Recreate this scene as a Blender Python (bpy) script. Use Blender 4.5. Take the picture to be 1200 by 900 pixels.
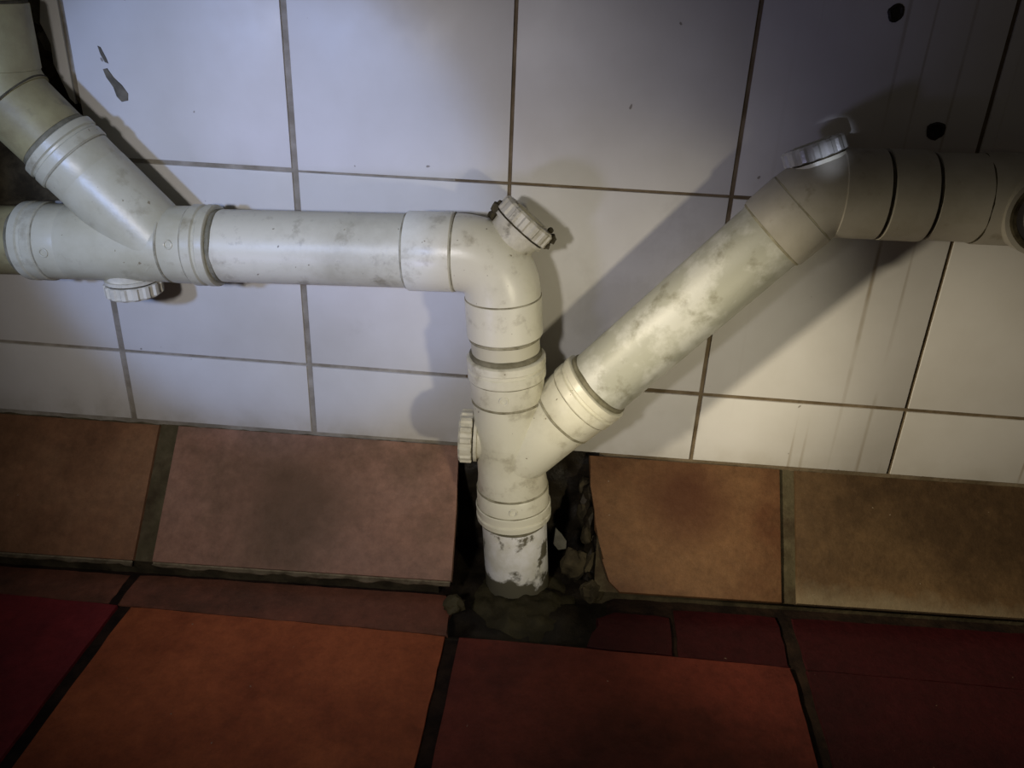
import bpy, bmesh, math, random
from mathutils import Vector, Matrix, noise
S = bpy.context.scene
C = S.collection
random.seed(4)
for o in list(bpy.data.objects): bpy.data.objects.remove(o)

# ------------------------------------------------------------------ camera, world, lights, exposure
cd = bpy.data.cameras.new('camera'); cam = bpy.data.objects.new('camera', cd); C.objects.link(cam)
right = Vector((0.9949584, 0.09222775, 0.03939329))
down = Vector((0.07600707, -0.43719641, -0.89614855))
fwd = Vector((-0.06542716, 0.89462469, -0.4420022))
m = Matrix((right, -down, -fwd)).transposed().to_4x4()
m.translation = (0.46654848, -0.77036034, 0.37606815)
cam.matrix_world = m
cd.sensor_width = 36; cd.lens = 36 * 992.13 / 1200; cd.clip_start = .01
S.camera = cam
S.view_settings.view_transform = 'Standard'; S.view_settings.look = 'None'
S.view_settings.gamma = 1; S.view_settings.use_curve_mapping = False
S.view_settings.exposure = 0.0
w = bpy.data.worlds.new('world'); S.world = w; w.use_nodes = True
w.node_tree.nodes['Background'].inputs[0].default_value = (.9, .8, .72, 1)
w.node_tree.nodes['Background'].inputs[1].default_value = .034

def spot(name, loc, aim, col, power, size, blend, radius):
    l = bpy.data.lights.new(name, 'SPOT'); l.color = col; l.energy = power
    l.spot_size = math.radians(size); l.spot_blend = blend; l.shadow_soft_size = radius
    o = bpy.data.objects.new(name, l); C.objects.link(o); o.location = loc
    o.rotation_euler = (Vector(aim) - Vector(loc)).to_track_quat('-Z', 'Y').to_euler()
    return o
spot('front_torch', (.20, -.85, .38), (.24, 0, .05), (.95, .91, .90), 12.0, 62, 1.0, .03)
spot('cold_torch', (.0, -.72, .34), (.14, 0, .17), (.34, .50, 1.0), 11.0, 38, .4, .02)
spot('blue_torch', (.02, -.62, -.06), (.37, 0, .27), (.55, .56, 1.0), 3.2, 42, .5, .045)
spot('warm_torch', (.84, -.68, .06), (.50, 0, .0), (1.0, .90, .66), 7.5, 44, .9, .022)
spot('side_torch', (.02, -.54, .28), (.96, 0, -.11), (1.0, .88, .66), 28.0, 37, .9, .025)
spot('cap_highlight_spot', (.52, -.60, .22), (.662, -.06, .252), (.72, .78, 1.0), 6.0, 3.2, 1.0, .006)  # added narrow beam, only there to put a highlight on the right elbow cap

# ------------------------------------------------------------------ materials
def mat(name, c1, c2, scale=8, rough=.5, spec=.4, bump=.0, bscale=60, lo=.4, hi=.65, c3=None, s3=3, lo3=.5, hi3=.6, detail=6, speck=None, coord='Object', coat=0, foot=False, stain=None, grain=0, band=None):
    M = bpy.data.materials.new(name); M.use_nodes = True; N = M.node_tree.nodes; L = M.node_tree.links
    b = N['Principled BSDF']; tc = N.new('ShaderNodeTexCoord')
    def nz(sc, det=6):
        n = N.new('ShaderNodeTexNoise'); n.inputs['Scale'].default_value = sc; n.inputs['Detail'].default_value = det
        n.inputs['Roughness'].default_value = .62
        L.new(tc.outputs[coord], n.inputs['Vector']); return n
    def ramp(n, a, z):
        r = N.new('ShaderNodeMapRange'); r.inputs[1].default_value = a; r.inputs[2].default_value = z
        r.clamp = True; L.new(n.outputs['Fac'] if 'Fac' in n.outputs else n.outputs[0], r.inputs[0]); return r
    def mix(f, a, z):
        x = N.new('ShaderNodeMix'); x.data_type = 'RGBA'
        L.new(f, x.inputs[0])
        for v, k in ((a, 6), (z, 7)):
            if isinstance(v, tuple): x.inputs[k].default_value = (*v, 1)
            else: L.new(v, x.inputs[k])
        return x.outputs[2]
    col = mix(ramp(nz(scale, detail), lo, hi).outputs[0], c1, c2)
    if c3: col = mix(ramp(nz(s3, 8), lo3, hi3).outputs[0], col, c3)
    if speck:
        col = mix(ramp(nz(speck[0], 2), speck[1], speck[1] + .03).outputs[0], col, speck[2])
    if grain:
        g3 = N.new('ShaderNodeMapRange'); g3.inputs[1].default_value = .3; g3.inputs[2].default_value = .7
        g3.inputs[3].default_value = 1 - grain; g3.inputs[4].default_value = 1 + grain; g3.clamp = False
        n5 = nz(75, 8); n5.inputs['Roughness'].default_value = .8; L.new(n5.outputs['Fac'], g3.inputs[0])
        vm = N.new('ShaderNodeVectorMath'); vm.operation = 'SCALE'; L.new(col, vm.inputs[0]); L.new(g3.outputs[0], vm.inputs['Scale']); col = vm.outputs[0]
    if band:    # limescale left along the foot of the tile
        sz = N.new('ShaderNodeSeparateXYZ'); L.new(tc.outputs['Object'], sz.inputs[0])
        ad = N.new('ShaderNodeMath'); ad.operation = 'MULTIPLY_ADD'; L.new(nz(40, 6).outputs['Fac'], ad.inputs[0]); ad.inputs[1].default_value = .025; L.new(sz.outputs[2], ad.inputs[2])
        r = N.new('ShaderNodeMapRange'); r.inputs[1].default_value = band[0]; r.inputs[2].default_value = band[0] - .012; r.inputs[4].default_value = .65; L.new(ad.outputs[0], r.inputs[0])
        col = mix(r.outputs[0], col, band[1])
    if stain:   # one dark soaked patch, fixed in the tile
        vd = N.new('ShaderNodeVectorMath'); vd.operation = 'DISTANCE'; L.new(tc.outputs['Object'], vd.inputs[0]); vd.inputs[1].default_value = stain[0]
        ad = N.new('ShaderNodeMath'); ad.operation = 'MULTIPLY_ADD'; L.new(nz(22, 4).outputs['Fac'], ad.inputs[0]); ad.inputs[1].default_value = -stain[1] * .8
        L.new(vd.outputs['Value'], ad.inputs[2])
        r = N.new('ShaderNodeMapRange'); r.inputs[1].default_value = stain[1] * .9; r.inputs[2].default_value = 0; r.inputs[4].default_value = .75; L.new(ad.outputs[0], r.inputs[0])
        col = mix(r.outputs[0], col, stain[2])
    if foot:    # ragged tide mark of mortar splashes round the foot of the pipe
        g = N.new('ShaderNodeNewGeometry'); sp = N.new('ShaderNodeSeparateXYZ'); L.new(g.outputs['Position'], sp.inputs[0])
        n2 = nz(34, 5); ad = N.new('ShaderNodeMath'); ad.operation = 'MULTIPLY_ADD'; L.new(n2.outputs['Fac'], ad.inputs[0]); ad.inputs[1].default_value = -.085
        L.new(sp.outputs[2], ad.inputs[2])
        r = N.new('ShaderNodeMapRange'); r.inputs[1].default_value = -.225; r.inputs[2].default_value = -.233; L.new(ad.outputs[0], r.inputs[0])
        col = mix(r.outputs[0], col, (.12, .11, .075))
    L.new(col, b.inputs['Base Color'])
    b.inputs['Roughness'].default_value = rough; b.inputs['Specular IOR Level'].default_value = spec
    b.inputs['Coat Weight'].default_value = coat
    if bump:
        bn = N.new('ShaderNodeBump'); bn.inputs['Strength'].default_value = bump; bn.inputs['Distance'].default_value = .002
        L.new(nz(bscale, 5).outputs['Fac'], bn.inputs['Height']); L.new(bn.outputs[0], b.inputs['Normal'])
    M['b'] = 1
    return M
MT = {}
MT['pipe'] = mat('cream_plastic', (.60, .57, .43), (.45, .42, .30), 13, .42, .45, .15, 90, .46, .66, (.27, .24, .16), 42, .56, .74, speck=(150, .73, (.22, .19, .12)))
MT['fit'] = mat('cream_fitting_plastic', (.77, .745, .60), (.62, .59, .45), 20, .33, .5, .12, 120, .46, .70, (.34, .30, .20), 40, .56, .80, speck=(150, .73, (.25, .21, .13)))
MT['yellowfit'] = mat('yellowish_fitting_plastic', (.52, .495, .36), (.42, .39, .26), 18, .36, .5, .12, 120, .42, .70, (.26, .225, .14), 40, .56, .78, speck=(150, .73, (.25, .21, .13)))  # darker and yellower than the cream fitting plastic
MT['greypipe'] = mat('paint_smeared_grey_plastic', (.38, .38, .31), (.53, .53, .47), 24, .45, .45, .25, 60, .46, .58, (.20, .19, .13), 34, .57, .72)
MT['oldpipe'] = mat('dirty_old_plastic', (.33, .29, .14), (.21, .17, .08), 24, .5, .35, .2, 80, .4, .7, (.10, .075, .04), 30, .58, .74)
MT['white'] = mat('white_plastic', (.90, .89, .87), (.70, .68, .58), 26, .32, .5, .15, 70, .45, .65, (.16, .145, .10), 38, .56, .62, foot=True)
MT['dullfit'] = mat('grimy_grey_plastic', (.42, .395, .33), (.32, .295, .225), 16, .5, .4, .15, 80, .42, .68, (.20, .17, .11), 34, .60, .78)
MT['cap'] = mat('cap_plastic', (.62, .59, .48), (.40, .37, .27), 40, .45, .4, .15, 140, .45, .7, (.10, .085, .05), 60, .60, .74)
MT['capwet'] = mat('glossy_cap_plastic', (.60, .60, .56), (.45, .44, .40), 40, .16, .7, .08, 120, .45, .7)
MT['dirt'] = mat('seam_dirt', (.20, .18, .115), (.40, .375, .27), 70, .8, .2, .3, 180, .35, .6)
MT['seal'] = mat('grimy_rubber', (.13, .12, .075), (.24, .22, .15), 60, .75, .2, .4, 180)
MT['grime'] = mat('black_grime', (.035, .028, .016), (.10, .085, .05), 70, .85, .15, .6, 200)
MT['grout'] = mat('wall_grout', (.20, .175, .135), (.33, .30, .25), 30, .9, .1, .4, 200)
MT['browngrout'] = mat('brown_wall_grout', (.115, .085, .05), (.20, .155, .10), 30, .9, .1, .4, 200)
MT['mortar'] = mat('dark_mortar', (.030, .024, .014), (.075, .060, .034), 40, .95, .1, .9, 90)
MT['wetmortar'] = mat('damp_black_mortar', (.010, .007, .004), (.030, .023, .013), 30, .55, .25, .9, 80)
MT['mound'] = mat('olive_mortar', (.030, .025, .012), (.060, .050, .024), 30, .7, .2, .8, 90)
MT['fillet'] = mat('pale_grout', (.23, .19, .125), (.13, .105, .065), 60, .8, .2, .5, 150, .45, .6)
MT['sgrout'] = mat('skirting_grout', (.075, .062, .034), (.125, .102, .06), 50, .9, .1, .6, 150, .4, .7, (.05, .035, .02), 20, .5, .65)
MT['fgrout'] = mat('floor_grout', (.012, .007, .005), (.032, .018, .011), 40, .85, .15, .6, 150)
MT['flap'] = mat('dull_grey_plastic', (.12, .115, .09), (.07, .065, .05), 60, .5, .3, .3, 100)
MT['chunk'] = mat('grey_chunk', (.09, .08, .06), (.17, .15, .11), 60, .85, .2, .7, 150)

def terracotta(name, a, b_, c, rough=.6, stain=None, band=None):
    return mat(name, a, b_, 9, rough, .2, .5, 110, .35, .68, c, 6.5, .47, .64, speck=(140, .76, (.26, .20, .14)), coord='Object', stain=stain, grain=.28, band=band)
MT['t1'] = terracotta('terracotta_brown', (.22, .115, .058), (.18, .080, .038), (.13, .062, .030))
MT['t2'] = terracotta('terracotta_rose', (.28, .162, .116), (.25, .132, .088), (.15, .092, .058), stain=((.19, -.055, -.135), .07, (.10, .06, .035)))
MT['t3'] = terracotta('terracotta_ochre', (.150, .078, .036), (.132, .064, .028), (.085, .032, .014), stain=((.592, -.030, -.105), .045, (.055, .018, .009)))
MT['t4'] = terracotta('terracotta_umber', (.130, .078, .036), (.098, .056, .026), (.062, .036, .017), band=(-.139, (.23, .185, .115)))
MT['f1'] = terracotta('terracotta_orange', (.36, .100, .036), (.30, .080, .030), (.22, .055, .021), .62)
MT['f0'] = terracotta('terracotta_claret', (.20, .022, .024), (.16, .018, .022), (.12, .014, .018), .62)
MT['f2'] = terracotta('terracotta_wine', (.040, .0050, .0058), (.032, .0044, .0052), (.024, .0038, .0045), .62)  # wine red, lowered further: dim light on the right floor put into the colour
MT['f3'] = terracotta('terracotta_rust', (.170, .034, .019), (.120, .024, .015), (.075, .015, .010), .62)
MT['strip'] = terracotta('terracotta_dull', (.21, .075, .045), (.13, .058, .036), (.065, .035, .022), .6)

# glazed wall tile: warm white, faint dirt, vertical rust drips, yellow grime low down (position based, in the wall's own space)
def glaze():
    M = bpy.data.materials.new('glazed_white_tile'); M.use_nodes = True; N = M.node_tree.nodes; L = M.node_tree.links
    b = N['Principled BSDF']; tc = N.new('ShaderNodeNewGeometry')
    def nz(sc, det, vec=None, rough=.6):
        n = N.new('ShaderNodeTexNoise'); n.inputs['Scale'].default_value = sc; n.inputs['Detail'].default_value = det
        n.inputs['Roughness'].default_value = rough
        L.new(vec or tc.outputs['Position'], n.inputs['Vector']); return n.outputs['Fac']
    def rng(v, a, z, c=0., d=1.):
        r = N.new('ShaderNodeMapRange'); L.new(v, r.inputs[0])
        for i, q in enumerate((a, z, c, d)): r.inputs[i + 1].default_value = q
        return r.outputs[0]
    def mul(a, c):
        x = N.new('ShaderNodeMath'); x.operation = 'MULTIPLY'; L.new(a, x.inputs[0])
        if isinstance(c, float): x.inputs[1].default_value = c
        else: L.new(c, x.inputs[1])
        return x.outputs[0]
    def mix(f, a, z):
        x = N.new('ShaderNodeMix'); x.data_type = 'RGBA'; L.new(f, x.inputs[0])
        for v, k in ((a, 6), (z, 7)):
            if isinstance(v, tuple): x.inputs[k].default_value = (*v, 1)
            else: L.new(v, x.inputs[k])
        return x.outputs[2]
    sep = N.new('ShaderNodeSeparateXYZ'); L.new(tc.outputs['Position'], sep.inputs[0])
    col = mix(rng(nz(7, 6), .35, .7), (.60, .585, .555), (.52, .50, .46))
    # drips: noise stretched along z, only in bands below the right hand pipe
    mp = N.new('ShaderNodeMapping'); mp.inputs['Scale'].default_value = (75, 1, 1.0); mp.inputs['Rotation'].default_value = (0, 0, 0)
    L.new(tc.outputs['Position'], mp.inputs[0])
    dr = rng(nz(1.0, 2, mp.outputs[0]), .60, .68)
    dr = mul(dr, rng(sep.outputs[0], .62, .72)); dr = mul(dr, rng(nz(9, 3), .35, .6)); dr = mul(dr, .8)
    col = mix(dr, col, (.27, .215, .14))
    # grime along the foot of the wall
    low = mul(rng(sep.outputs[2], -.055, -.086), rng(nz(26, 6), .38, .66)); low = mul(low, .45)
    col = mix(low, col, (.25, .215, .12))
    sp = rng(nz(75, 1), .775, .79)
    col = mix(mul(sp, .7), col, (.12, .09, .06))
    col = mix(mul(rng(nz(3.2, 8, None, .7), .60, .68), .35), col, (.36, .34, .30))
    L.new(col, b.inputs['Base Color'])
    L.new(rng(nz(20, 4), .3, .7, .36, .55), b.inputs['Roughness']); b.inputs['Specular IOR Level'].default_value = .3
    bn = N.new('ShaderNodeBump'); bn.inputs['Strength'].default_value = .12; bn.inputs['Distance'].default_value = .002
    L.new(nz(14, 3), bn.inputs['Height']); L.new(bn.outputs[0], b.inputs['Normal'])
    return M
MT['glaze'] = glaze()

# ------------------------------------------------------------------ helpers
def link(name, bm, mt, parent=None, sharp=35, smooth=True, loc=None):
    me = bpy.data.meshes.new(name)
    bmesh.ops.recalc_face_normals(bm, faces=bm.faces)
    bm.to_mesh(me); bm.free()
    for x in (mt if isinstance(mt, (list, tuple)) else [mt]): me.materials.append(MT[x])
    if smooth:
        me.polygons.foreach_set('use_smooth', [True] * len(me.polygons)); me.set_sharp_from_angle(angle=math.radians(sharp))
    o = bpy.data.objects.new(name, me); C.objects.link(o)
    if parent:
        o.parent = parent; o.matrix_parent_inverse = Matrix.Translation(-parent.location)
    return o
def thing(name, label, cat, loc, group=None):
    o = bpy.data.objects.new(name, None); C.objects.link(o); o.location = loc; o.empty_display_size = .02
    o['label'] = label; o['category'] = cat
    if group: o['group'] = group
    return o
def tag(o, label, cat, group=None):
    o['label'] = label; o['category'] = cat
    if group: o['group'] = group
    return o
PY = -.055
def P(x, z, y=PY): return Vector((x, y, z))
def frame(d):
    d = d.normalized(); a = Vector((0, 1, 0)) if abs(d.y) < .9 else Vector((1, 0, 0))
    u = d.cross(a).normalized(); return d, u, d.cross(u).normalized()
def lathe_into(bm, p0, d, prof, seg=56, closed=False, caps=True):
    d, u, v = frame(d); rings = []
    for s, r in prof:
        rings.append([bm.verts.new(p0 + d * s + (u * math.cos(2 * math.pi * k / seg) + v * math.sin(2 * math.pi * k / seg)) * r) for k in range(seg)])
    n = len(rings)
    for i in range(n if closed else n - 1):
        a, b = rings[i], rings[(i + 1) % n]
        for k in range(seg): bm.faces.new((a[k], a[(k + 1) % seg], b[(k + 1) % seg], b[k]))
    if caps and not closed:
        bm.faces.new(rings[0]); bm.faces.new(rings[-1])
def lathe(name, p0, d, prof, mt, parent=None, **k):
    bm = bmesh.new(); lathe_into(bm, p0, d, prof, **k); return link(name, bm, mt, parent)
def ring(name, c, d, r0, r1, h, mt, parent, wob=0):
    """a ring with real thickness, centred on c"""
    bm = bmesh.new(); e = h * .25
    lathe_into(bm, c, d, [(-h/2, r0), (-h/2, r1 - e), (-h/2 + e, r1), (h/2 - e, r1), (h/2, r1 - e), (h/2, r0)], closed=True)
    if wob:
        for v in bm.verts:
            q = noise.noise(v.co * 90); rad = (v.co - c); rad -= d.normalized() * rad.dot(d.normalized())
            v.co += rad.normalized() * q * wob + d.normalized() * noise.noise(v.co * 60 + Vector((3, 1, 2))) * wob
    return link(name, bm, mt, parent)
def bend_into(bm, pts, radii, seg=48):
    rings = []; up = Vector((0, 1, 0))
    for i, p in enumerate(pts):
        t = (pts[min(i + 1, len(pts) - 1)] - pts[max(i - 1, 0)]).normalized()
        u = t.cross(up).normalized(); v = up
        rings.append([bm.verts.new(p + (u * math.cos(2 * math.pi * k / seg) + v * math.sin(2 * math.pi * k / seg)) * radii[i]) for k in range(seg)])
    for a, b in zip(rings, rings[1:]):
        for k in range(seg): bm.faces.new((a[k], a[(k + 1) % seg], b[(k + 1) % seg], b[k]))
    bm.faces.new(rings[0]); bm.faces.new(rings[-1])
def arc(a, c, b, n=14):
    """quadratic bend from a over corner c to b"""
    out = []
    for i in range(n + 1):
        t = i / n; k = .86
        out.append(a * (1 - t) ** 2 * 1 + (c) * 2 * t * (1 - t) + b * t * t)
    return out
def socket(parent, mouth, d, length, r, mt, mark=None):
    """push-fit socket: mouth point, d points from mouth into the fitting"""
    d = d.normalized(); L = length
    s = lathe('socket', mouth, d, [(0, r - .004), (0, r - .0008), (.0012, r + .0010), (L*.17, r + .0012), (L*.20, r - .0004), (L*.25, r - .0006), (L*.28, r + .0009),
                       (L*.46, r + .0010), (L*.50, r - .0006), (L*.92, r - .0008), (L, r - .0022), (L + .0008, r - .006)], mt, parent)
    ring('rubber_seal', mouth - d * .0022, d, r - .006, r - .0022, .0060, 'seal', parent, .0009)
    ring('dirt_line', mouth + d * (L * .48), d, r - .004, r + .0001, 0.0022, 'dirt', parent, .0003)
    ring('dirt_line', mouth + d * (L + .0002), d, r - .006, r - .0009, 0.0024, 'dirt', parent, .0004)
    if mark:
        n = Vector(mark).normalized(); n = (n - d * n.dot(d)).normalized()
        c = mouth + d * (L * .72) + n * (r - .0006)
        bm = bmesh.new(); dd, u, v = frame(n)
        lathe_into(bm, c, n, [(0, .0028), (.0006, .0030), (.0008, .0036), (.0006, .0042), (0, .0044)], seg=20, caps=False)
        link('moulded_ring_mark', bm, mt, parent)
    return s
def screw_cap(parent, base, axis, neck=.012, r=.0245, h=.013, lobes=15, mt='cap', grime=True):
    """neck grows from base along axis, ribbed cap on its end"""
    d, u, v = frame(axis)
    lathe('cap_neck', base, d, [(-.012, r * .86), (neck - .003, r * .86), (neck - .003, r * .97), (neck, r * .97)], mt if mt != 'capwet' else 'fit', parent)
    ring('cap_gasket', base + d * (neck + .0008), d, r * .6, r * .93, .0022, 'grime', parent, .0008)
    bm = bmesh.new(); seg = lobes * 6; rows = []
    p0 = base + d * (neck + .0015)
    for s, q, am in ((0, .96, 0), (.0008, 1.0, 1), (h - .002, 1.0, 1), (h, .93, .4), (h, .70, 0), (h - .003, .66, 0), (h - .003, .0, 0)):
        if q == 0: rows.append([bm.verts.new(p0 + d * s)]); continue
        row = []
        for k in range(seg):
            a = 2 * math.pi * k / seg; ph = (k % 6) / 6
            rr = r * q + am * .0009 * (1 if .25 < ph < .75 else -1)
            row.append(bm.verts.new(p0 + d * s + (u * math.cos(a) + v * math.sin(a)) * rr))
        rows.append(row)
    for a, b in zip(rows, rows[1:]):
        for k in range(seg):
            if len(b) == 1: bm.faces.new((a[k], a[(k+1) % seg], b[0]))
            else: bm.faces.new((a[k], a[(k+1) % seg], b[(k+1) % seg], b[k]))
    bm.faces.new(rows[0])
    cap = link('screw_cap', bm, mt, parent, sharp=28)
    bm = bmesh.new()
    q = p0 + d * (h - .0032)
    e = [bm.verts.new(q + u * a * r * .6 + v * b * .003 + d * c) for c in (0, .0042) for a, b in ((-1, -1), (1, -1), (1, 1), (-1, 1))]
    for f in ((0, 1, 2, 3), (4, 5, 6, 7), (0, 1, 5, 4), (1, 2, 6, 5), (2, 3, 7, 6), (3, 0, 4, 7)): bm.faces.new([e[i] for i in f])
    bmesh.ops.bevel(bm, geom=list(bm.edges), offset=.0006, segments=1, affect='EDGES')
    link('grip_bar', bm, mt, cap)
    return cap
def slab(name, poly, depth, mt, parent, bev=.0012, to3=None, rough=0, cut=0):
    """poly: 2D outline of the face; to3 maps (a, b, height) to space; the slab is depth thick below the face"""
    bm = bmesh.new()
    pts = []
    n = len(poly)
    for i in range(n):
        a, b = Vector(poly[i]), Vector(poly[(i + 1) % n]); k = max(1, int((b - a).length / cut)) if cut else 1
        for j in range(k):
            q = a.lerp(b, j / k)
            if rough and j: q += Vector((noise.noise(Vector((q.x * 60, q.y * 60, 3))), noise.noise(Vector((q.x * 60, q.y * 60, 9))))) * rough
            pts.append(q)
    ctr = sum((Vector(q) for q in pts), Vector((0, 0))) / len(pts)
    top = [bm.verts.new(to3(q.x, q.y, 0)) for q in pts]
    bot = [bm.verts.new(to3(q.x, q.y, -depth)) for q in pts]
    tf = bm.faces.new(top); bm.faces.new(bot)
    for i in range(len(pts)): bm.faces.new((top[i], top[(i+1) % len(pts)], bot[(i+1) % len(pts)], bot[i]))
    if bev:
        bmesh.ops.bevel(bm, geom=list(tf.edges), offset=bev, segments=2, affect='EDGES', profile=.6)
    return link(name, bm, mt, parent, sharp=40)

# ------------------------------------------------------------------ wall
T = .2; TZ = .1985
HOLE = [(-.45, .62), (-.012, .62), (-.012, .345), (-.004, .34), (-.003, .252), (.0, .235), (-.01, .21), (-.012, .15), (-.45, .14)]
def inside(x, z, poly):
    c = False; n = len(poly)
    for i in range(n):
        x1, z1 = poly[i]; x2, z2 = poly[(i + 1) % n]
        if (z1 > z) != (z2 > z) and x < (x2 - x1) * (z - z1) / (z2 - z1) + x1: c = not c
    return c
CAV = [(.353, -.073), (.507, -.073), (.507, -.40), (.353, -.40)]
bm = bmesh.new(); st = .0065; nx = int(1.75 / st); nzz = int(.88 / st); g = []
for j in range(nzz + 1):
    row = []
    for i in range(nx + 1):
        x = -.45 + i * st; z = -.27 + j * st; y = .0016
        v = Vector((x, 0, z))
        if inside(x, z, HOLE): y = .012 + .010 * noise.fractal(v * 38, 1, 2, 4)
        elif inside(x, z, CAV): y = max(.0022, .004 + .012 * noise.fractal(v * 45, 1, 2, 4))
        else: y += .0003 * noise.noise(v * 160)
        row.append(bm.verts.new((x, y, z)))
    g.append(row)
for j in range(nzz):
    for i in range(nx):
        f = bm.faces.new((g[j][i], g[j][i+1], g[j+1][i+1], g[j+1][i]))
        x = -.45 + (i + .5) * st; z = -.27 + (j + .5) * st
        if inside(x, z, HOLE): f.material_index = 1
        elif inside(x, z, CAV): f.material_index = 2
        elif x > .375 + .05 * noise.noise(Vector((x, 0, z)) * 12): f.material_index = 3
b1 = g[0][0].co.copy(); b2 = g[-1][-1].co.copy()
# solid back
bk = [bm.verts.new((x, .09, z)) for x, z in ((b1.x, b1.z), (b2.x, b1.z), (b2.x, b2.z), (b1.x, b2.z))]
bm.faces.new(bk)
bm.faces.new([bk[0]] + [bk[1]] + [v for v in reversed(g[0])])
bm.faces.new([bk[3]] + [bk[2]] + [v for v in reversed(g[-1])])
bm.faces.new([bk[0], bk[3]] + [r[0] for r in reversed(g)])
bm.faces.new([bk[1], bk[2]] + [r[-1] for r in reversed(g)])
wall = link('wall_back', bm, ['grout', 'mortar', 'wetmortar', 'browngrout'], sharp=60); wall['kind'] = 'structure'
wallf = lambda a, b, h: Vector((a, -h, b))
# x joint half widths by joint index
hw = {-2: .0018, -1: .0018, 0: .0030, 1: .0030, 2: .0016, 3: .0020, 4: .0018, 5: .0018, 6: .0018, 7: .0018}
def ZB(x): return -.0795 + .0085 * (x - .2)
rows_ = [('foot', None, 0.0), ('low', 0.0, TZ), ('mid', TZ, 2 * TZ), ('top', 2 * TZ, .6)]
for rn, z0, z1 in rows_:
    for c in range(-2, 6):
        a, b = c * T + hw[c], (c + 1) * T - hw[c + 1]
        jit = random.uniform(-.0008, .0008)
        h = random.uniform(0, .0006)
        t3 = lambda x, z, hh, h=h: Vector((x, -h - hh if hh == 0 else .0040, z))
        hz0 = .0016 if rn != 'foot' else 0; hz1 = .0022 if rn == 'foot' else .0016
        if rn == 'foot': poly = [(a, ZB(a)), (b, ZB(b)), (b, -hz1), (a, -hz1)]
        else: poly = [(a, z0 + hz0 + jit), (b, z0 + hz0 + jit), (b, z1 - hz1 + jit), (a, z1 - hz1 + jit)]
        if c == 1 and rn == 'mid': poly = [(p[0], p[1] - .0012 * (p[0] < .3) - .0006) for p in poly]
        if rn == 'foot': poly = [(x, z) for x, z in poly]
        if c <= -1 and rn == 'mid':
            if c == -1: poly = [(-.0022, .395), (-.0024, .247), (-.007, .252), (-.0105, .264), (-.0165, .281), (-.0145, .298), (-.022, .315), (-.0165, .335), (-.024, .352), (-.02, .395)]
            else: continue
        if c <= -1 and rn == 'top': continue
        if c <= -1 and rn == 'low':
            if c == -1: poly = [(a, z0 + hz0), (b, z0 + hz0), (b, .187), (-.014, .178), (-.02, .160), (-.034, .152), (-.055, .141), (-.08, .137), (-.11, .128), (-.15, .12), (a, .118)]
            else: poly = [(a, z0 + hz0), (b, z0 + hz0), (b, .116), (b - .07, .11), (a, .125)]
        slab('tile', poly, .006, 'glaze', wall, .0007, t3)
# grey cement smears left on the tile right of the riser
for q in ([(.0285, .2985), (.0310, .2975), (.0345, .2890), (.0360, .2840), (.0330, .2850), (.0300, .2915)],
          [(.0300, .2790), (.0340, .2800), (.0385, .2725), (.0455, .2660), (.0500, .2590), (.0490, .2530), (.0430, .2515), (.0390, .2560), (.0375, .2640), (.0320, .2720)]):
    slab('cement_smear', [(a, b) for a, b in q], .0012, 'chunk', wall, .0003, lambda x, z, h: Vector((x, -.0013 - h, z)))
# two drilled plug holes, ragged and black
for x, z, r in ((.707, .355, .0068), (.761, .2655, .0078)):
    bm = bmesh.new(); n = 18; rim = []; mid = []; inn = []
    for k in range(n):
        a = 2 * math.pi * k / n; rr = r * (1 + .22 * noise.noise(Vector((math.cos(a) * 1.6, math.sin(a) * 1.6, x * 9))))
        dx, dz = math.cos(a), math.sin(a)
        rim.append(bm.verts.new((x + dx * rr, -.0007, z + dz * rr))); mid.append(bm.verts.new((x + dx * rr * .72, -.0022, z + dz * rr * .72)))
        inn.append(bm.verts.new((x + dx * rr * .5, -.0010, z + dz * rr * .5)))
    for k in range(n):
        bm.faces.new((rim[k], rim[(k+1) % n], mid[(k+1) % n], mid[k])); bm.faces.new((mid[k], mid[(k+1) % n], inn[(k+1) % n], inn[k]))
    bm.faces.new(inn)
    o = link('plugged_hole', bm, 'wetmortar', wall)
# pale mortar lumps left in the broken corner
for x, z, r in ((-.020, .300, .012), (-.028, .325, .014), (-.012, .268, .009), (-.030, .275, .010)):
    bm = bmesh.new(); bmesh.ops.create_icosphere(bm, subdivisions=3, radius=r)
    for v in bm.verts:
        v.co *= 1 + .35 * noise.fractal(v.co * 90 + Vector((x * 50, 0, z * 30)), 1, 2, 3); v.co.y *= .5; v.co += Vector((x, .010, z))
    link('mortar_lump', bm, 'chunk' if r > .0115 else 'mortar', wall)

# ------------------------------------------------------------------ floor
def zf(x): return -.208 + .022 * (x - .04) / .66
def yS(x): return -.149 - .016 * (x - .1) / .5      # front edge of the cut strip
bm = bmesh.new(); st = .007; x0, x1, y0, y1 = -.45, 1.30, -1.16, .0
nx = int((x1 - x0) / st); ny = 46; ys = [y1 - .23 * j / 34 for j in range(35)] + [-.23 - .93 * j / 12 for j in range(1, 13)]
g = []
for y in ys:
    row = []
    for i in range(nx + 1):
        x = x0 + i * st; v = Vector((x, y, 0)); z = zf(x) - .0035 + .0008 * noise.noise(v * 70)
        ex = max(0, min(1, min(x - .355, .528 - x) / .014)); ey = max(0, min(1, (y + .158) / .012))
        dcv = ex * ey
        z -= dcv * (.013 + .009 * noise.fractal(v * 32, 1, 2, 4))
        row.append(bm.verts.new((x, y, z)))
    g.append(row)
for j in range(len(ys) - 1):
    for i in range(nx):
        f = bm.faces.new((g[j][i], g[j][i+1], g[j+1][i+1], g[j+1][i])); x = x0 + (i + .5) * st
        if ys[j] > -.158 and .36 < x < .522: f.material_index = 1
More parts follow.
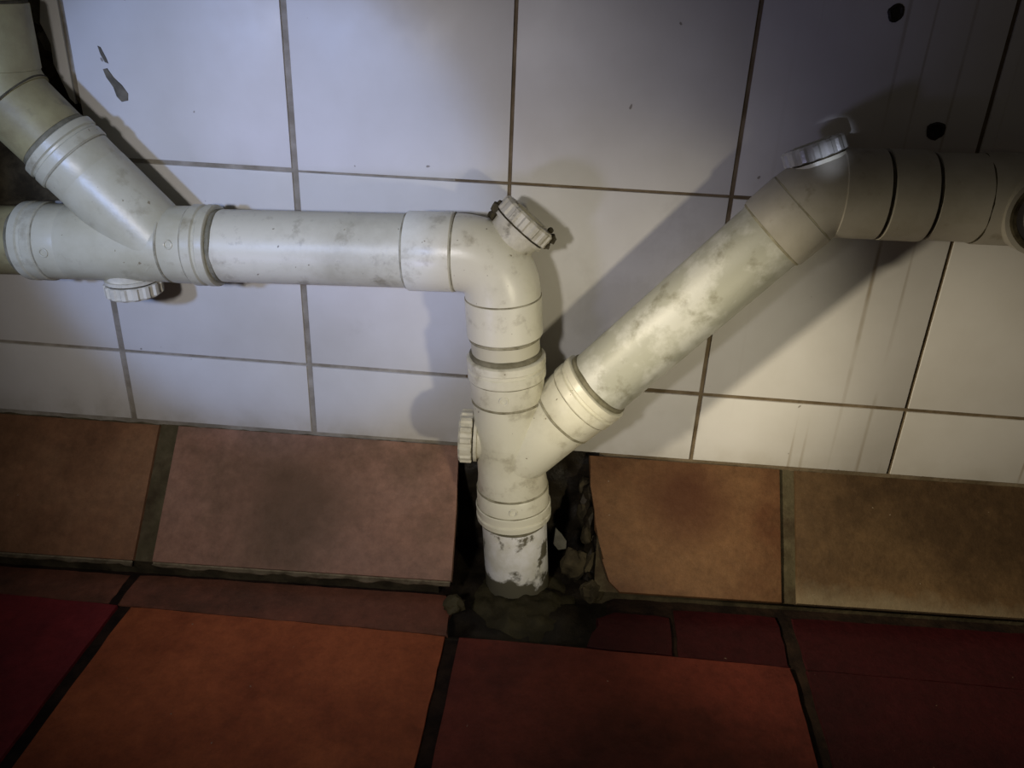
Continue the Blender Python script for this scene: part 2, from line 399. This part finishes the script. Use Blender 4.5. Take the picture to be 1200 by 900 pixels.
bk = [bm.verts.new((x, y, -.29)) for x, y in ((x0, ys[0]), (x1 - (x1 - x0 - nx * st), ys[0]), (x0 + nx * st, ys[-1]), (x0, ys[-1]))]
bm.faces.new(bk); bm.faces.new([bk[0], bk[1]] + list(reversed(g[0]))); bm.faces.new([bk[3], bk[2]] + list(reversed(g[-1])))
bm.faces.new([bk[0], bk[3]] + [r[0] for r in reversed(g)]); bm.faces.new([bk[1], bk[2]] + [r[-1] for r in reversed(g)])
floor = link('floor', bm, ['fgrout', 'wetmortar'], sharp=60); floor['kind'] = 'structure'
def flf(dz): return lambda a, b, h: Vector((a, b, zf(a) + dz + h))
xj = [-.45, -.285, .045, .3755, .695, 1.025, 1.295]
wj = .0068
for c in range(0, 6):
    for r in range(3):
        a, b = xj[c - 0] + wj if c < 6 else 0, (xj[c + 1] - wj) if c + 1 < len(xj) else 0
        ya0, ya1 = (yS(a) - .003, yS(b) - .003) if r == 0 else (-.16 - .33 * r - .003,) * 2
        yb = -.16 - .33 * (r + 1) + .010
        mt = {0: 'f1', 1: 'f0', 2: 'f1', 3: 'f3', 4: 'f2', 5: 'f1'}[c] if r == 0 else random.choice(['f1', 'f2', 'f3'])
        slab('tile', [(a, yb), (b, yb), (b, ya1), (a, ya0)], .010, mt, floor, .0016, flf(random.uniform(-.0005, .0008)), rough=.0012, cut=.02)
# cut strip between skirting and floor tiles
for a, b, dz, mt in ((-.43, .026, -.003, 'strip'), (.036, .366, -.002, 'strip'), (.514, .583, -.001, 'f2'), (.588, .688, -.0015, 'f2'), (.703, 1.018, -.002, 'f2'), (1.033, 1.285, -.002, 'strip')):
    poly = [(a, yS(a)), (b, yS(b)), (b, -.1005), (a, -.1005)]
    if b == .366: poly = [(a, yS(a)), (.371, yS(b)), (.366, -.135), (.369, -.12), (.360, -.1005), (a, -.1005)]
    if a == .514: poly = [(.503, yS(.503) + .002), (b, yS(b)), (b, -.112), (.530, -.110), (.512, -.121), (.516, -.13), (.508, -.14)]
    slab('tile', poly, .008, mt, floor, .0014, flf(dz), rough=.0022, cut=.012)
# mortar mound round the pipe foot
bm = bmesh.new(); n = 48; rr = 16; ctr = bm.verts.new((.432, -.072, -.178)); prev = None
for j in range(1, rr + 1):
    row = []
    for k in range(n):
        a = 2 * math.pi * k / n; q = j / rr
        x = .434 + math.cos(a) * .058 * q; y = -.084 + math.sin(a) * .066 * q
        h = (1 - q ** 2.2) * .011 + .007 * noise.fractal(Vector((x, y, 1)) * 55, 1, 2, 4) * (1 - q ** 4)
        row.append(bm.verts.new((x, y, zf(x) - .020 + h)))
    for k in range(n):
        if prev: bm.faces.new((prev[k], prev[(k+1) % n], row[(k+1) % n], row[k]))
        else: bm.faces.new((ctr, row[k], row[(k+1) % n]))
    prev = row
ctr.co.z = zf(.43) - .012
link('mortar_mound', bm, 'mound', floor, sharp=70)

# ------------------------------------------------------------------ sloping skirting
def sk(x, s, h=0):
    """s 0 at the wall, 1 at the foot; h lifts off the sloping face"""
    zt = ZB(x) - .0005; zb = zf(x) + .0185; Y = -.103
    n = Vector((0, -(zt - zb), .103)).normalized()
    return Vector((x, Y * s, zt + (zb - zt) * s)) + n * h
def sk3(dh=0): return lambda a, b, h: sk(a, b, h + dh)
def wedge(name, xa, xb, parent, rec=.012):
    bm = bmesh.new(); nxx = max(2, int((xb - xa) / .008)); prof = [(0, 0)] + [(i / 12, 1) for i in range(0, 13)]
    rows = []
    for i in range(nxx + 1):
        x = xa + (xb - xa) * i / nxx; row = []
        ins = -.0045 + .0012 * noise.noise(Vector((x * 60, 0, 0)))
        for q in range(13): 
            p = sk(x, q / 12, ins + .0008 * noise.noise(Vector((x, q * .01, 2)) * 120))
            if q == 0: p.y = min(p.y, -.0002) if False else p.y
            row.append(p)
        row.append(Vector((x, row[-1].y + rec, row[-1].z - .003))); row.append(Vector((x, row[-1].y + .002, zf(x) - .012))) 
        row.append(Vector((x, .0005, zf(x) - .012)))
        rows.append([bm.verts.new(p) for p in row])
    for a, b in zip(rows, rows[1:]):
        for k in range(len(a)): bm.faces.new((a[k], a[(k+1) % len(a)], b[(k+1) % len(a)], b[k]))
    bm.faces.ensure_lookup_table()
    for i, f in enumerate(bm.faces):
        if i % len(rows[0]) in (12, 13): f.material_index = 1
    for e in (rows[0], rows[-1]): bm.faces.new(e)
    ends = [e for e in bm.faces if len(e.verts) > 4]
    for f in ends:
        f.material_index = 1
    r = bmesh.ops.triangulate(bm, faces=ends)
    return link(name, bm, ['sgrout', 'mortar'], parent, sharp=50)
base = wedge('baseboard_back', -.44, .352, None, .003); base['kind'] = 'structure'
wr = wedge('mortar_bed', .508, 1.28, base)
L3 = [('t4', [(-.44, .02), (-.299, .02), (-.299, 1), (-.44, 1)]),
      ('t1', [(-.285, .03), (.029, .03), (.033, 1), (-.285, 1)]),
      ('t2', [(.050, .025), (.357, .02), (.362, .5), (.3655, 1), (.053, 1)]),
      ('t3', [(.4945, .02), (.691, .02), (.690, 1.0), (.533, 1.0), (.522, .93), (.514, .78), (.512, .66), (.505, .56), (.5035, .42), (.498, .25)]),
      ('t4', [(.7065, .02), (1.021, .02), (1.021, 1), (.7045, 1)]),
      ('t1', [(1.036, .02), (1.28, .02), (1.28, 1), (1.036, 1)])]
for mt, poly in L3:
    slab('tile', [(x, s) for x, s in reversed(poly)], .0095, mt, base, .0018, sk3(random.uniform(-.0006, .0006)))
# thin grout fillet along the foot of the left skirting tiles
for xa, xb in ((-.285, .030), (.053, .364)):
    bm = bmesh.new(); rows = []
    n = int((xb - xa) / .006)
    for i in range(n + 1):
        x = xa + (xb - xa) * i / n; k = .7 + .5 * noise.fractal(Vector((x * 45, 2, 0)), 1, 2, 3)
        c = sk(x, 1.0, -.003); row = []
        for q in range(7):
            a = math.radians(-30 - 25 * q); row.append(bm.verts.new(c + Vector((0, -math.cos(a) * .0042 * k - .0012, math.sin(a) * .0075 * k))))
        row.append(bm.verts.new(c + Vector((0, .008, -.004)))); rows.append(row)
    for a, b in zip(rows, rows[1:]):
        for k in range(8): bm.faces.new((a[k], a[(k+1) % 8], b[(k+1) % 8], b[k]))
    bm.faces.new(rows[0]); bm.faces.new(rows[-1])
    link('grout_fillet', bm, 'fillet', base, sharp=60)
# ragged mortar on the right hand side of the pocket
for i in range(3, 16):
    s = (i + .5) / 16; x = .488 + .022 * s + random.uniform(-.004, .006)
    p = sk(x, s, -.018 + random.uniform(-.008, .002)); r = random.uniform(.009, .017)
    bm = bmesh.new(); bmesh.ops.create_icosphere(bm, subdivisions=2, radius=r)
    for v in bm.verts: v.co = v.co * (1 + .4 * noise.noise(v.co * 80 + p * 60)); v.co.x *= .55; v.co += p
    link('mortar_lump', bm, 'wetmortar' if i % 3 else 'mortar', base, sharp=25)

# ------------------------------------------------------------------ pipes and fittings
PIPE = .0325
def plain_pipe(name, a, b, r, mt, label, parent_loc=None, group=None):
    d = b - a; L = d.length
    bm = bmesh.new(); n = max(4, int(L / .02))
    lathe_into(bm, a, d, [(0, r - .0022)] + [(L * i / n, r) for i in range(n + 1)] + [(L, r - .0022)])
    o = link(name, bm, mt); tag(o, label, 'pipe', group); return o
leftdir = (P(.359, .148) - P(-.083, .130)).normalized()
def LX(x): return P(x, .130 + .0407 * (x + .083))
# left horizontal pipe
cor0 = P(.3995, .1495)
plain_pipe('drain_pipe', LX(.144), cor0 - leftdir * .0825, PIPE, 'pipe', 'cream horizontal drain pipe between the left wye fitting and the elbow')
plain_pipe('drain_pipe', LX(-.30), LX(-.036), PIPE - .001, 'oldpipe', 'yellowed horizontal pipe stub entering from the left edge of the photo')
# left wye
w1 = thing('wye_fitting', 'cream plastic wye fitting on the left, branch pointing up and left', 'pipe fitting', LX(.04))
bdir = Vector((-.69, 0, .724)).normalized(); J = P(.088, .1385)
bm = bmesh.new()
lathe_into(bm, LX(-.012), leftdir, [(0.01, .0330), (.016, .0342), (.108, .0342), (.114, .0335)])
link('body', bm, 'yellowfit', w1)
lathe('branch', J, bdir, [(-.012, .033), (.0, .0340), (.075, .0340), (.080, .0335)], 'yellowfit', w1)
socket(w1, LX(.144), -leftdir, .044, .0355, 'yellowfit', (.0, -1, .3))
socket(w1, LX(-.036), leftdir, .046, .0350, 'yellowfit', (0, -1, .0))
socket(w1, J + bdir * .116, -bdir, .042, .0345, 'yellowfit')
screw_cap(w1, P(.056, .109, -.056), Vector((.05, 0, -1)), .008, .0250, .0125)
# upper left elbow and riser
cx = -.0345; cz = .1385 + (.088 - cx) * (.724 / .69)
e1 = thing('elbow_fitting', 'yellowed 45 degree elbow at upper left corner joining the riser', 'pipe fitting', (cx, PY, cz))
K = P(cx, cz)
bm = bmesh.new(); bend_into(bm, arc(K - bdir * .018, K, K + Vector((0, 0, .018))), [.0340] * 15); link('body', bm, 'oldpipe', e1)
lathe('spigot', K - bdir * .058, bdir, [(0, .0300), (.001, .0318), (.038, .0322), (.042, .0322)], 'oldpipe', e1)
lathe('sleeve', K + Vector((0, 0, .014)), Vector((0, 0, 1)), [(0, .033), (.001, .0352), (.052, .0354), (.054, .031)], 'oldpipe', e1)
ring('dirt_line', K - bdir * .0175, bdir, .030, .0346, .0016, 'grime', e1, .0004)
ring('dirt_line', K + Vector((0, 0, .067)), Vector((0, 0, 1)), .025, .0345, .003, 'grime', e1, .0004)
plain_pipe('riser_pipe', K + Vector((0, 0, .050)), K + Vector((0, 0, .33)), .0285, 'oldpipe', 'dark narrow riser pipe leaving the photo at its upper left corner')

# central elbow
vdir = (P(.43, -.221) - P(.403, .107)).normalized()
e2 = thing('elbow_fitting', 'cream right-angle elbow where the left pipe turns down, screw cap on its corner', 'pipe fitting', (.399, PY, .1497))
cor = P(.3995, .1495)
A_, B_ = cor - leftdir * .040, cor + vdir * .040
bm = bmesh.new(); bend_into(bm, arc(A_, cor, B_, 18), [.0342] * 19, 56); link('body', bm, 'fit', e2)
lathe('sleeve', cor - leftdir * .082, leftdir, [(0, .031), (0, .0345), (.001, .0352), (.040, .0352), (.042, .0335)], 'fit', e2)
ring('dirt_line', cor - leftdir * .0828, leftdir, .030, .0338, 0.0024, 'dirt', e2, .0004)
ring('dirt_line', cor - leftdir * .0402, leftdir, .030, .0348, 0.0016, 'dirt', e2, .0002)
lathe('sleeve', cor + vdir * .039, vdir, [(0, .0335), (.001, .0350), (.036, .0350), (.038, .0322), (.038, .030)], 'fit', e2)
ring('dirt_line', cor + vdir * .0392, vdir, .030, .0348, 0.0016, 'dirt', e2, .0002)
ring('dirt_line', cor + vdir * .0782, vdir, .028, .0333, 0.0024, 'dirt', e2, .0005)
cax = Vector((.62, .16, .75)).normalized()
screw_cap(e2, P(.388, .139) + cax * .030, cax, .012, .0265, .0135)
# ragged grime clinging to the rim of that cap
cb = P(.388, .139) + cax * .030; cpn = Vector((-.76, 0, .62)).normalized()
for q, r in ((cb + cax * .012 + cpn * .0255, .0055), (cb + cax * .006 + cpn * .0240, .0050), (cb + cax * .017 + cpn * .027, .0030), (cb + cax * .024 - cpn * .0265, .0042), (cb + cax * .017 - cpn * .0275, .0030), (cb + cax * .0285 - cpn * .021, .0028)):
    bm = bmesh.new(); bmesh.ops.create_icosphere(bm, subdivisions=2, radius=r)
    for v in bm.verts: v.co = v.co * (1 + .7 * noise.noise(v.co * 400 + q * 60)) + q
    link('grime_clump', bm, 'grime', e2)
Ln = lambda z: P(.403, .107) + vdir * ((.107 - z) / abs(vdir.z))
# short pipe between elbow and lower wye
plain_pipe('pipe_coupling', cor + vdir * .077, Ln(.053), .0318, 'pipe', 'short cream pipe piece between the central elbow and the lower wye')

# lower wye
w2 = thing('wye_fitting', 'cream plastic wye fitting in the centre, branch rising to the right', 'pipe fitting', (.42, PY, -.12))
Ln = lambda z: P(.403, .107) + vdir * ((.107 - z) / abs(vdir.z))
lathe('body', Ln(.009), vdir, [(0, .0345), (.004, .0340), (.083, .0335), (.097, .0350), (.100, .034)], 'fit', w2)
socket(w2, Ln(.053), vdir, .044, .0358, 'fit', (0, -1, 0))
socket(w2, Ln(-.125), -vdir, .036, .0368, 'fit', (.1, -1, 0))
ddir = (P(.634, .182) - P(.494, .028)).normalized()
DJ = P(.494, .028) - ddir * .136
lathe('branch', DJ, ddir, [(.026, .030), (.0265, .0332), (.090, .0335), (.095, .0335)], 'fit', w2)
socket(w2, P(.494, .028), -ddir, .044, .0360, 'fit')
screw_cap(w2, P(.386, -.0370), Vector((-1, -.05, .0)), .006, .0255, .0130)
# foot pipe
plain_pipe('drain_pipe', Ln(-.125), Ln(-.24), .0332, 'white', 'short white grime-stained pipe standing in the broken pocket in the floor')
# diagonal pipe
plain_pipe('drain_pipe', P(.494, .028), P(.6625, .2195) - ddir * .050, PIPE, 'greypipe', 'grey paint-smeared diagonal pipe rising from the central wye to the right elbow')
# right elbow
rdir = Vector((1, 0, .022)).normalized(); RC = P(.6625, .2195)
e3 = thing('elbow_fitting', 'grey 45 degree elbow at the top of the diagonal pipe, shiny screw cap on top', 'pipe fitting', RC)
bm = bmesh.new(); bend_into(bm, arc(RC - ddir * .020, RC, RC + rdir * .012), [.0348] * 15, 56); link('body', bm, 'dullfit', e3)
lathe('sleeve', RC - ddir * .050, ddir, [(0, .031), (0, .0345), (.001, .0352), (.030, .0354), (.032, .034)], 'dullfit', e3)
ring('dirt_line', RC - ddir * .0508, ddir, .030, .0342, 0.0024, 'dirt', e3, .0005)
ring('dirt_line', RC - ddir * .0190, ddir, .030, .0350, 0.0016, 'dirt', e3, .0003)
lathe('sleeve', RC + rdir * .010, rdir, [(0, .034), (.001, .0362), (.034, .0364), (.035, .033)], 'dullfit', e3)
ring('dirt_line', RC + rdir * .0455, rdir, .030, .0352, .0020, 'grime', e3, .0006)
rax = Vector((-.40, .20, .88)).normalized()
screw_cap(e3, RC + rax * .024 + Vector((.004, 0, 0)), rax, .004, .0250, .0125, mt='capwet')
# right coupling and tee
c1 = thing('pipe_coupling', 'dim coupling between the right elbow and the tee', 'pipe fitting', RC + rdir * .07)
lathe('sleeve', RC + rdir * .0470, rdir, [(0, .032), (.001, .0365), (.030, .0367), (.033, .0365), (.034, .032)], 'dullfit', c1)
ring('dirt_line', RC + rdir * .082, rdir, .028, .0350, .0022, 'grime', c1, .0007)
t1 = thing('tee_fitting', 'dark grimy tee at the right edge with a round outlet facing out', 'pipe fitting', RC + rdir * .15)
lathe('body', RC + rdir * .083, rdir, [(0, .033), (.001, .0350), (.036, .0352), (.040, .0368), (.26, .0368), (.262, .03)], 'dullfit', t1)
ring('dirt_line', RC + rdir * .1215, rdir, .030, .0362, .0018, 'grime', t1, .0005)
oc = Vector((.826, PY, .2215)); od = Vector((0, -1, .0))
lathe('outlet', oc, od, [(.0, .034), (.022, .0345), (.040, .0335), (.0402, .0280), (.034, .0278)], 'dullfit', t1, caps=False)
ring('outlet_seal', oc + od * .0405, od, .0262, .0300, .004, 'grime', t1, .0005)
cp = lathe('outlet_plug', oc, od, [(.030, .0262), (.037, .0262), (.0385, .0245), (.0385, .017), (.0365, .0155), (.0365, .0005)], 'dullfit', t1)

# ------------------------------------------------------------------ rubble in the pocket
def shard(name, c, size, seed, mt, label, cat='rubble', sub=3):
    bm = bmesh.new(); bmesh.ops.create_icosphere(bm, subdivisions=sub, radius=1)
    for v in bm.verts:
        k = 1 + .42 * noise.noise(v.co * 1.7 + Vector((seed, seed * 2, 0))) + .12 * noise.noise(v.co * 5 + Vector((seed, 0, 0)))
        v.co = Vector((v.co.x * size[0], v.co.y * size[1], v.co.z * size[2])) * k
        v.co += Vector(c)
    o = link(name, bm, mt, None, sharp=20); tag(o, label, cat); return o
shard('mortar_chunk', (.487, -.070, -.170), (.013, .009, .019), 2.2, 'mortar', 'dark mortar chunk leaning on the right side of the pocket')
shard('mortar_chunk', (.505, -.096, -.182), (.010, .009, .011), 5.1, 'mortar', 'small dark mortar chunk at the broken corner of the ochre skirting tile')
shard('mortar_chunk', (.371, -.122, -.192), (.010, .011, .008), 8.3, 'mound', 'dark mortar crumb at the end of the left floor strip')
# plastic offcut stuck beside the foot pipe
bm = bmesh.new(); q = [(.4655, -.148), (.4665, -.128), (.4725, -.134), (.4775, -.142), (.4775, -.151), (.4700, -.1535)]
f = [bm.verts.new((x, -.070, z)) for x, z in q]; bkk = [bm.verts.new((x - .001, -.0675, z)) for x, z in q]
bm.faces.new(f); bm.faces.new(bkk)
for i in range(6): bm.faces.new((f[i], f[(i+1) % 6], bkk[(i+1) % 6], bkk[i]))
tag(link('plastic_flap', bm, 'flap', None, smooth=False), 'small grey torn flap sticking out right of the white foot pipe', 'scrap')
